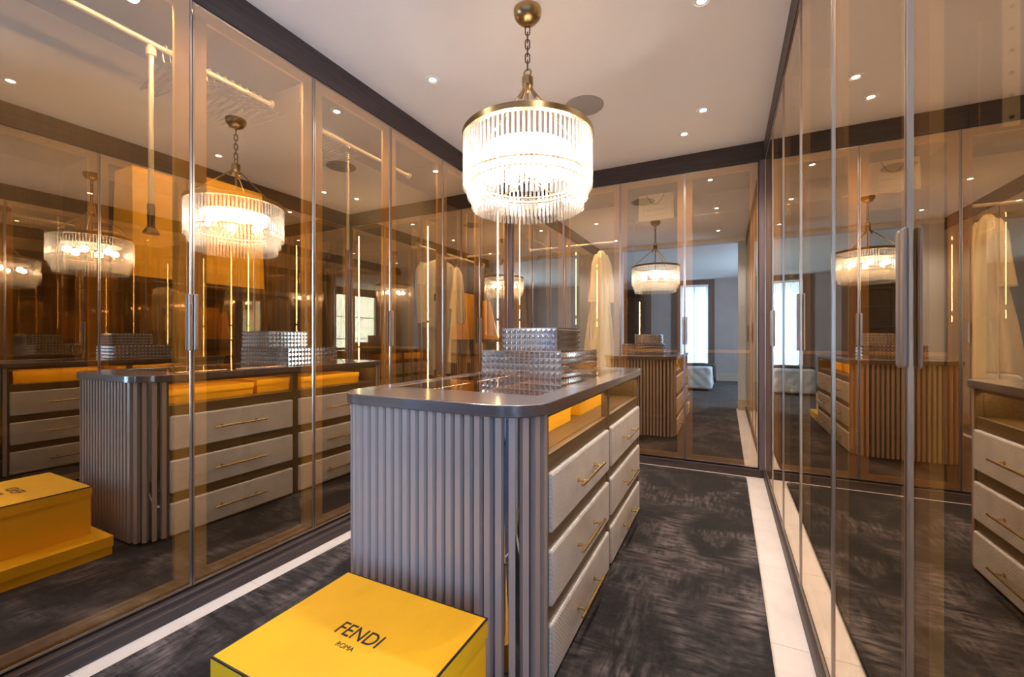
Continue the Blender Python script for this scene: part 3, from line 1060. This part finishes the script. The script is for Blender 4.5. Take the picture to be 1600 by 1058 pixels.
# rounded mirror-backed ends
for end in (0, 1):
    def path(off, n=10):
        pts = []
        r = R - off
        x0, x1 = IX0 + off, IX1 - off
        if end == 0:
            ys, yc, yo = CY0 - 0.013, IY0 + R, -1
        else:
            ys, yc, yo = CY1 + 0.013, IY1 - R, 1
        pts.append((x0, ys))
        for k in range(n + 1):
            a = PI / 2 * k / n
            pts.append((x0 + r - r * math.cos(a), yc + yo * r * math.sin(a)))
        for k in range(n + 1):
            a = PI / 2 * (1 - k / n)
            pts.append((x1 - r + r * math.cos(a), yc + yo * r * math.sin(a)))
        pts.append((x1, ys))
        return pts
    po, pi_ = path(0.022), path(0.029)
    poly = [L(*p) for p in po] + [L(*p) for p in reversed(pi_)]
    MB().prism(poly, 0.0305 - icz, ZS - icz - 0.0005).obj('mirror_panel', M['mirror'], isl, smooth=40)
    # slats along the outer path
    pf = path(0.0215, 24)
    seg = [0]
    for a, b in zip(pf[:-1], pf[1:]):
        seg.append(seg[-1] + math.dist(a, b))
    total = seg[-1]
    ns = 25
    zs0, zs1 = 0.026 - icz, ZS - icz - 0.0006
    sm = MB().prism([(-0.0105, 0.0), (0.0105, 0.0), (0.0095, -0.0215), (-0.0095, -0.0215)], zs0, zs1).mesh('slat', M['slat'])
    for k in range(ns):
        d = 0.012 + (total - 0.024) * k / (ns - 1)
        for i in range(len(pf) - 1):
            if seg[i] <= d <= seg[i + 1] + 1e-9:
                t = (d - seg[i]) / (seg[i + 1] - seg[i])
                p = (pf[i][0] + (pf[i + 1][0] - pf[i][0]) * t, pf[i][1] + (pf[i + 1][1] - pf[i][1]) * t)
                tx_, ty_ = pf[i + 1][0] - pf[i][0], pf[i + 1][1] - pf[i][1]
                break
        ang = math.atan2(ty_, tx_)
        if end == 1:
            ang += PI
        lx, ly = L(*p)
        place('slat', sm, isl, (lx, ly, 0), (0, 0, ang))

# side frames, drawers and niches for both long sides
ZB = [(0.028, 0.206), (0.258, 0.437), (0.489, 0.678)]
for s in (-1, 1):
    xf = IX1 if s > 0 else IX0          # outer face

    def fx(a, b):
        return tuple(sorted((xf - s * a, xf - s * b)))
    for y0, y1 in ((CY0 - 0.013, CY0), (CYM0, CYM1), (CY1, CY1 + 0.013)):
        a, b = fx(0.0, 0.03)
        ib('stile', M['niche'], a, b, y0, y1, 0.0165, ZS - 0.0006, bevel=0.0015)
    for y0, y1 in ((CY0, CYM0), (CYM1, CY1)):
        for z0, z1 in ((0.0165, 0.026), (0.208, 0.256), (0.439, 0.487), (0.680, 0.735), (0.853, ZS - 0.0006)):
            a, b = fx(0.004, 0.03)
            ib('rail', M['niche'], a, b, y0, y1, z0, z1, bevel=0.0015)
        for z0, z1 in ZB:
            a, b = fx(-0.010, 0.028)
            dw = ib('drawer', M['drawer'], a, b, y0 + 0.003, y1 - 0.003, z0, z1 - 0.001, bevel=0.008)
            # bar handle
            hb = MB()
            hs = s
            hb.tube([(hs * 0.052, -0.155, 0), (hs * 0.052, 0.155, 0)], 0.0058, 12)
            for yy in (-0.105, 0.105):
                hb.tube([(hs * 0.018, yy, 0), (hs * 0.050, yy, 0)], 0.0046, 10)
                hb.tube([(hs * 0.0195, yy, 0), (hs * 0.0225, yy, 0)], 0.0085, 12)
            hb.obj('handle', M['gold'], dw, smooth=40)
# niche floor and end cheeks
ib('niche_floor', M['niche'], IX0 + 0.031, IX1 - 0.031, CY0, CY1, 0.702, 0.735)
ib('niche_cheek', M['niche'], IX0 + 0.031, IX1 - 0.031, CY0 - 0.012, CY0 - 0.001, 0.702, ZS - 0.002)
ib('niche_cheek', M['niche'], IX0 + 0.031, IX1 - 0.031, CY1 + 0.001, CY1 + 0.012, 0.702, ZS - 0.002)
# LED lines tucked under the top, lighting the niches
for s in (-1, 1):
    xf = (IX1 - 0.036) if s > 0 else (IX0 + 0.036)
    for y0, y1 in ((CY0, CYM0), (CYM1, CY1)):
        a, b = sorted((xf, xf - s * 0.008))
        ib('led_strip', M['led'], a, b, y0 + 0.02, y1 - 0.02, ZS - 0.006, ZS - 0.002)
# top frame with display glass
ov = 0.014
po = [L(*p) for p in rrect(IX0 - ov, IX1 + ov, IY0 - ov, IY1 + ov, R + ov, 10)]
pn = [L(*p) for p in rrect(-1.205, -0.575, 1.355, 2.665, 0.004, 10)]
MB().loft([[(x, y, ZS - icz) for x, y in pn], [(x, y, ZS - icz) for x, y in po], [(x, y, ZT - icz) for x, y in po], [(x, y, ZT - icz) for x, y in pn], [(x, y, ZS - icz) for x, y in pn]], cap=False).obj('top_frame', M['slab'], isl, smooth=40, bevel=0.003)
gm = MB().box(-0.3145, 0.3145, -0.6545, 0.6545, -0.004, 0.004)
for i, q in enumerate(gm.f):
    zs = [gm.v[k][2] for k in q]
    gm.mi[i] = 0 if min(zs) > 0.003 else 1
gm.obj('top_pane', [M['top_glass'], M['glass_back']], isl, loc=(-0.89 - icx, 2.01 - icy, ZT - 0.005 - icz))

# yellow boxes in the niches
nb = [(-0.745, 1.565, 0.26, 0.53, 0.10, 'yellow flat box in the island niche by the fluted corner'),
      (-0.745, 2.17, 0.26, 0.42, 0.10, 'yellow flat box in the island niche behind the middle stile'),
      (-1.06, 1.52, 0.26, 0.50, 0.075, 'long yellow box in the niche facing the left wardrobes'),
      (-1.05, 1.93, 0.22, 0.24, 0.085, 'short yellow box in the niche facing the left wardrobes'),
      (-1.06, 2.40, 0.26, 0.55, 0.08, 'long yellow box in the farther niche facing the left wardrobes')]
for x, y, wx, wy, h, lb in nb:
    r, _ = lid_box('gift_box', lb, (x, y, 0.7355), 0, wx, wy, h, h * 0.45, M['yellow'], edge=False, group='yellow boxes in the island niches')

# studded boxes on the island
def studded(label, c, w, d, z, h, rz, nx, ny, nz, stud_h=0.012):
    r = thing('studded_box', label, 'box', (c[0], c[1], z), rz, 'silver studded boxes')
    box('body', M['silver'], -w / 2, w / 2, -d / 2, d / 2, 0, h, r)
    mb = MB()

    def face(o, u, v, n, nu, nv):
        o, u, v, n = Vector(o), Vector(u), Vector(v), Vector(n)
        for i in range(nu):
            for j in range(nv):
                g = 0.05
                a = o + u * (i + g) / nu + v * (j + g) / nv
                b = o + u * (i + 1 - g) / nu + v * (j + g) / nv
                c_ = o + u * (i + 1 - g) / nu + v * (j + 1 - g) / nv
                e = o + u * (i + g) / nu + v * (j + 1 - g) / nv
                m = (a + c_) / 2 + n * stud_h
                k = len(mb.v)
                mb.v += [tuple(a), tuple(b), tuple(c_), tuple(e), tuple(m)]
                for t in ((0, 1, 4), (1, 2, 4), (2, 3, 4), (3, 0, 4)):
                    mb.quad(*[k + q for q in t])
    hw, hd = w / 2, d / 2
    face((-hw, -hd, 0), (w, 0, 0), (0, 0, h), (0, -1, 0), nx, nz)
    face((hw, -hd, 0), (0, d, 0), (0, 0, h), (1, 0, 0), ny, nz)
    face((hw, hd, 0), (-w, 0, 0), (0, 0, h), (0, 1, 0), nx, nz)
    face((-hw, hd, 0), (0, -d, 0), (0, 0, h), (-1, 0, 0), ny, nz)
    me = mb.mesh('studs', M['silver'], fix=False)
    o = place('studs', me, r)
    o['kind'] = 'stuff'
    lid = MB().box(-hw, hw, -hd, hd, h, h + 0.004).obj('lid', M['silver'], r)
    return r


studded('larger silver box covered in pyramid studs, standing on the island glass', (-0.93, 2.23), 0.475, 0.47, ZT, 0.128, -0.10, 16, 16, 4)
studded('smaller silver box covered in pyramid studs, on top of the larger one', (-0.885, 2.135), 0.305, 0.32, ZT + 0.1325, 0.112, -0.03, 11, 11, 4)

# ================================================================== FOREGROUND BOXES
fb, _ = lid_box('gift_box', 'flat wide yellow box on the rug under the lettered yellow box', (-0.86, 0.79, 0.0165), 0, 0.70, 0.50, 0.092, 0.05, M['yellow'], edge=False)
gb, gl = lid_box('gift_box', 'yellow box with black lettering in the foreground before the island', (-0.83, 0.795, 0.109), 0, 0.516, 0.412, 0.241, 0.05, M['yellow'])
text_obj('lettering', 'FENDI', 0.062, M['black'], gl, (0.0, 0.004, 0.2412), (0, 0, 0), sx=0.85, offset=0.0)
text_obj('small_lettering', 'ROMA', 0.0205, M['black'], gl, (0.0, -0.042, 0.2412), (0, 0, 0), sx=0.95)

# ================================================================== CHANDELIER
CX, CY_ = -0.845, 1.86
ch = thing('chandelier', 'round tiered glass rod chandelier with brass ring and chain', 'chandelier', (CX, CY_, CEIL))
Z = lambda z: z - CEIL
MB().lathe([(0.066, 0.0), (0.066, -0.008), (0.061, -0.030), (0.045, -0.050), (0.020, -0.060), (0.008, -0.062), (0.007, -0.075), (0.001, -0.076)], 32).obj('canopy', M['brass'], ch, smooth=40)


def chain_link(h, w, r):
    pts = []
    for k in range(20):
        a = 2 * PI * k / 20
        x, z = math.cos(a), math.sin(a)
        pts.append((x * w, 0, z * w + math.copysign(h / 2 - w, z)))
    return MB().tube(pts, r, 8, closed=True).mesh('chain_link', M['chain'], 40)


lk = chain_link(0.046, 0.0105, 0.003)
z = -0.094
for k in range(6):
    place('chain_link', lk, ch, (0, 0, z), (0, 0, (k % 2) * PI / 2 + 0.5))
    z -= 0.033
zl = z + 0.033 - 0.030
MB().tube([(0.018 * math.cos(a), 0, zl - 0.008 + 0.018 * math.sin(a)) for a in [2 * PI * k / 20 for k in range(20)]], 0.004, 8, closed=True).obj('loop', M['brass'], ch, smooth=40)
zh = zl - 0.024
MB().lathe([(0.001, zh), (0.020, zh), (0.027, zh - 0.006), (0.027, zh - 0.040), (0.022, zh - 0.050), (0.012, zh - 0.056), (0.001, zh - 0.057)], 24).obj('hub', M['brass'], ch, smooth=40)
ZR = Z(2.062)
for k in range(3):
    a = 2 * PI * k / 3 + 0.9
    c, s = math.cos(a), math.sin(a)
    arm = MB().tube([(0.020 * c, 0.020 * s, zh - 0.050), (0.292 * c, 0.292 * s, ZR)], 0.0045, 8).obj('arm', M['brass'], ch, smooth=40)
    MB().tube([(0.018 * c, 0.018 * s, zh - 0.046), (0.040 * c, 0.040 * s, zh - 0.046 - 0.046)], 0.0085, 10).obj('arm_socket', M['brass'], arm, smooth=40)
RO = 0.305


def ring(name, r0, r1, z0, z1, mat):
    return MB().lathe([(r0, z0), (r1, z0), (r1, z1), (r0, z1), (r0, z0)], 72).obj(name, mat, ch, smooth=40)


ring('top_ring', RO - 0.022, RO + 0.004, ZR - 0.026, ZR, M['brass'])
tiers = [(RO - 0.006, Z(2.034), Z(1.805), 84), (RO - 0.026, Z(1.856), Z(1.760), 80), (RO - 0.046, Z(1.826), Z(1.712), 76)]
ring('tier_ring', RO - 0.036, RO - 0.020, Z(1.856), Z(1.860), M['gold'])
ring('tier_ring', RO - 0.056, RO - 0.040, Z(1.826), Z(1.830), M['gold'])
for ti, (r, z1, z0, n) in enumerate(tiers):
    rm = MB().lathe([(0.0062, 0.0), (0.0066, -0.004), (0.0066, z0 - z1 + 0.004), (0.0062, z0 - z1)], 8, cap=True).mesh('glass_rod', M['rod'], 40)
    for k in range(n):
        a = 2 * PI * (k + 0.5 * (ti % 2)) / n
        place('glass_rod', rm, ch, (r * math.cos(a), r * math.sin(a), z1))
MB().lathe([(0.001, Z(1.975)), (0.215, Z(1.975)), (0.215, Z(1.980)), (0.001, Z(1.980))], 40).obj('added_diffuser', M['added_diffuser'], ch, smooth=40)  # unseen disc added above the bulbs to soften their hot spot on the ceiling
# inner cross bars holding the tiers and lamps
for k in range(3):
    a = PI * k / 3 + 0.4
    c, s = math.cos(a), math.sin(a)
    MB().tube([((RO - 0.03) * c, (RO - 0.03) * s, Z(1.858)), (-(RO - 0.03) * c, -(RO - 0.03) * s, Z(1.858))], 0.004, 8).obj('cross_bar', M['gold'], ch, smooth=40)
MB().tube([(0, 0, zh - 0.055), (0, 0, Z(1.85))], 0.006, 10).obj('stem', M['gold'], ch, smooth=40)
bm_ = MB().lathe([(0.001, 0.040), (0.016, 0.036), (0.029, 0.024), (0.034, 0.006), (0.030, -0.010), (0.019, -0.020), (0.010, -0.026), (0.001, -0.026)], 16).mesh('bulb', M['bulb'], 60)
for k in range(6):
    a = 2 * PI * k / 6 + 0.4
    x, y = 0.165 * math.cos(a), 0.165 * math.sin(a)
    place('bulb', bm_, ch, (x, y, Z(1.912)))
    MB().lathe([(0.012, Z(1.858)), (0.012, Z(1.886))], 12, cap=True).obj('lamp_holder', M['gold'], ch, smooth=40, loc=(x, y, 0))

# ================================================================== CEILING FITTINGS
spots = [(-0.10, 0.97, 'recessed ceiling downlight right of the chandelier, nearest the opening'),
         (-0.10, 2.16, 'recessed ceiling downlight over the right aisle, midway along the island'),
         (-0.14, 3.20, 'recessed ceiling downlight in the far right pair, the nearer one'),
         (-0.285, 3.51, 'recessed ceiling downlight in the far right pair, closest to the end wall'),
         (-1.57, 0.97, 'recessed ceiling downlight over the left aisle, nearest the opening'),
         (-1.58, 2.10, 'recessed ceiling downlight left of the chandelier, beside the left fascia'),
         (-1.55, 3.26, 'recessed ceiling downlight over the left aisle near the end wall')]
for x, y, lb in spots:
    d = thing('downlight', lb, 'downlight', (x, y, CEIL), 0, 'recessed downlights')
    MB().lathe([(0.020, 0.0), (0.021, -0.003), (0.031, -0.004), (0.032, -0.0055), (0.041, -0.0045), (0.043, 0.0)], 28).obj('bezel', M['white_trim'], d, smooth=40)
    MB().lathe([(0.0005, -0.0022), (0.018, -0.0022), (0.020, -0.001)], 24).obj('lens', M['spot'], d, smooth=40)
    sl = bpy.data.lights.new('downlight_lamp', 'SPOT')
    sl.energy, sl.color, sl.spot_size, sl.spot_blend, sl.shadow_soft_size = 20.0, (1.0, 0.90, 0.80), math.radians(125), 0.6, 0.025
    so = bpy.data.objects.new('downlight_lamp', sl)
    COL.objects.link(so)
    so.parent = d
    so.location = (0, 0, -0.012)
spk = thing('ceiling_speaker', 'round flush ceiling speaker behind the chandelier', 'speaker', (-0.85, 2.79, CEIL))
MB().lathe([(0.0005, -0.004), (0.118, -0.004)], 40).obj('grille', M['speaker'], spk, smooth=40)
MB().lathe([(0.118, 0.0), (0.118, -0.005), (0.128, -0.004), (0.129, 0.0)], 40).obj('rim', M['speaker'], spk, smooth=40)
